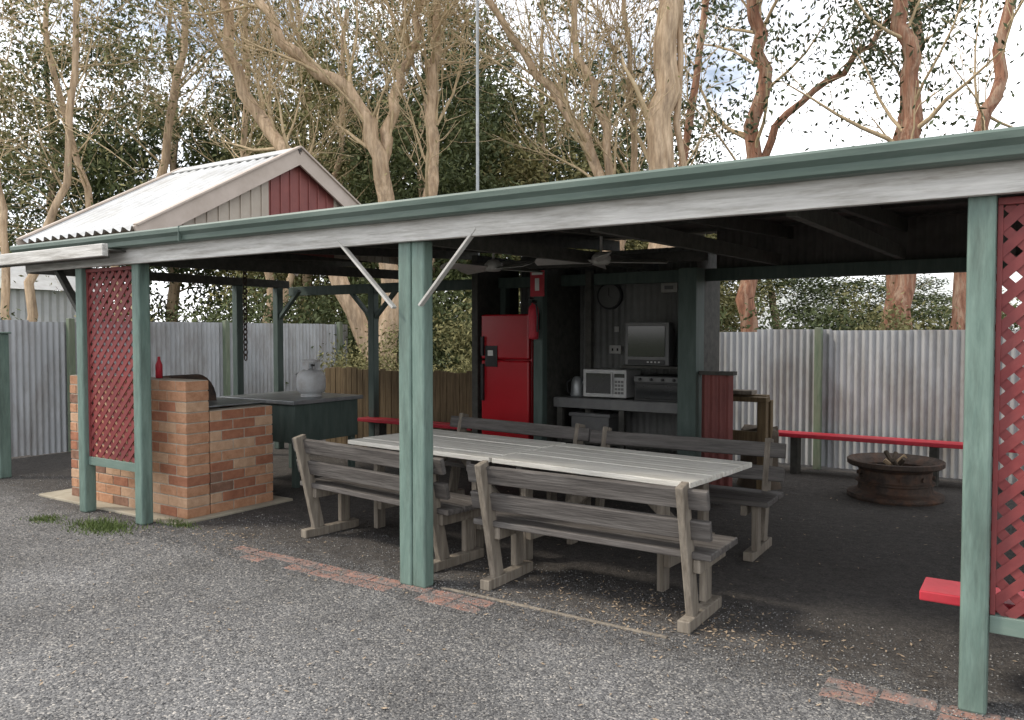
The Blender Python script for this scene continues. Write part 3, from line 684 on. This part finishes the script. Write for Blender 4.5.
limb_tree('gum_tree',(1.6,19.5,0),[([(0,0,0),(-.1,3,0),(.3,5,0),(.1,8,0),(.2,12,0)],.15,.07,10,2.4)],euc,[m_redbark,m_twig],(m_leafeuc,13,.45,.075,.5,.5))
feather=dict(seg=(5,5,4,4),wan=(.12,.16,.16,.15),up=(.05,.05,.0,-.03),n=(6,4,4,0),lr=(1.0,.68,.68,.5),rr=.30,rmin=.009,ang=(.4,1.1),max=3)
lf=(m_leafolive,11,.30,.058,.8,.2)
limb_tree('pepper_tree',(-17,10.36,0),[([(0,0,0),(.2,3,0),(.9,6,0),(1.4,9,0),(1.6,11,0)],.13,.05,15,2.9),([(0,0,0),(-.5,3,.2),(-1.4,6,.2),(-2,9.5,0)],.11,.05,14,2.9)],feather,[m_bark,m_twig],lf)
limb_tree('pepper_tree',(-15.9,7.5,0),[([(0,0,0),(.3,2.5,0),(1.0,5,0),(1.2,8.5,0)],.10,.045,13,2.8),([(0,0,0),(-.4,2.5,.2),(-.6,5,.2),(-1.5,8.5,0)],.09,.04,13,2.8)],feather,[m_bark,m_twig],lf)
limb_tree('pepper_tree',(-16.2,13.3,0),[([(0,0,0),(.2,3,0),(-.4,6,0),(-.2,10.5,0)],.13,.05,15,2.9),([(0,0,0),(.8,3,.2),(1.9,6,.2),(2.2,9.5,0)],.11,.05,14,2.9)],feather,[m_bark,m_twig],lf)

def crown(seed,h,rx,zb,mat,ncl,per,spread,size):
    r_=random.Random(seed); cs=[]
    while len(cs)<ncl:
        x,y=r_.uniform(-1,1),r_.uniform(-1,1); z=r_.random()
        prof=(1-abs(z-.42)**1.5*1.6)
        rr=math.hypot(x,y)
        if rr<prof and rr>prof*.35*r_.random(): cs.append((x*rx,y*rx,zb+z*(h-zb)))
    return leaves(cs,per,spread,size,.6,.1)
variants=[]
for i,(mat,h,rx,zb) in enumerate([(m_leafdark,11,2.9,.8),(m_leafdark,12,3.2,1.2),(m_leafolive,10,2.8,.9)]):
    v,f,lv=crown(50+i,h,rx,zb,mat,120,210,.42,.098)
    me=npmesh('foliage_crown',v,f,mat,lv)
    q=MB(); tips=[]; pts=smooth([(0,0,0),(.1,.1,h*.3),(-.1,0,h*.6),(0,.1,h*.92)]); n=len(pts); rad=[.2*(1-.8*k/(n-1)) for k in range(n)]
    q.tube(pts,rad,8,m_bark,cap=False); kids(q,pts,rad,12,2.4,0,dict(euc,max=2),tips,[m_bark,m_twig],.2)
    tm=q.obj('tmp',smooth=True); tme=tm.data; bpy.data.objects.remove(tm)
    variants.append((me,tme))
def bgtree(x,y,var,sc,szz=None):
    e_=empty('leafy_tree',(x,y,0),rt.uniform(0,6.28)); e_.scale=(sc,sc,szz or sc)
    a=link('foliage',variants[var][0],parent=e_); b=link('trunk',variants[var][1],parent=e_)
for (x,y,v_,sc,sz) in [(-30.5,9,0,1.1,1.0),(-27.5,14,1,1.1,1.05),(-24.5,16.5,0,1.15,1.25),(-21.5,19.5,1,1.1,1.2),(-18.5,17,2,1.0,1.1),(-17.8,22,1,1.1,1.2),(-15.2,18.7,0,1.0,1.1),
    (-14,23,1,1.1,1.05),(-12,20,2,.95,.9),(-12.2,26,0,1.1,.95),(-9.5,23,0,1.0,.75),(-13,15.8,0,.85,.85),(-7,25.5,1,.95,.48),(-8,20,2,.75,.55),(-3.5,27,0,.8,.36),(0,28,2,.9,.34),(4,29,1,.95,.30),(9,30,0,1,.35),(-33,5,1,1.1,1.0),(-28,3.5,2,1,.8)]:
    bgtree(x,y,v_,sc,sz)
v,f,lv=crown(99,2.4,1.1,.2,m_leafdark,40,150,.28,.055); shr=npmesh('shrub_foliage',v,f,m_leafdark,lv)
v,f,lv=crown(98,2.4,1.1,.2,m_leafolive,40,150,.28,.055); shr2=npmesh('shrub_foliage_olive',v,f,m_leafolive,lv)
for x,y,sc,k in((-3.4,14.6,1.0,0),(-2.4,15.4,1.0,1),(-1.0,17.5,1.0,0),(.8,17,.9,1),(3,15,1.1,0),(-12.3,9.3,1.0,0),(-12.4,11,1.2,0),(-10.9,12.4,1.25,0),(-9.3,12.6,1.1,0),(-8,11.8,1.0,1),(-6.9,13.2,1.05,0),(-7.3,10.3,.6,1),(-12.6,7.4,.85,1),(-14,5.5,.9,0),(-5.5,14,1,0),(-9.0,9.6,.7,1)):
    link('shrub',(shr,shr2)[k],(x,y,0),rt.uniform(0,6),sc)
print('objects',len(bpy.data.objects),'verts',sum(len(m.vertices) for m in bpy.data.meshes))
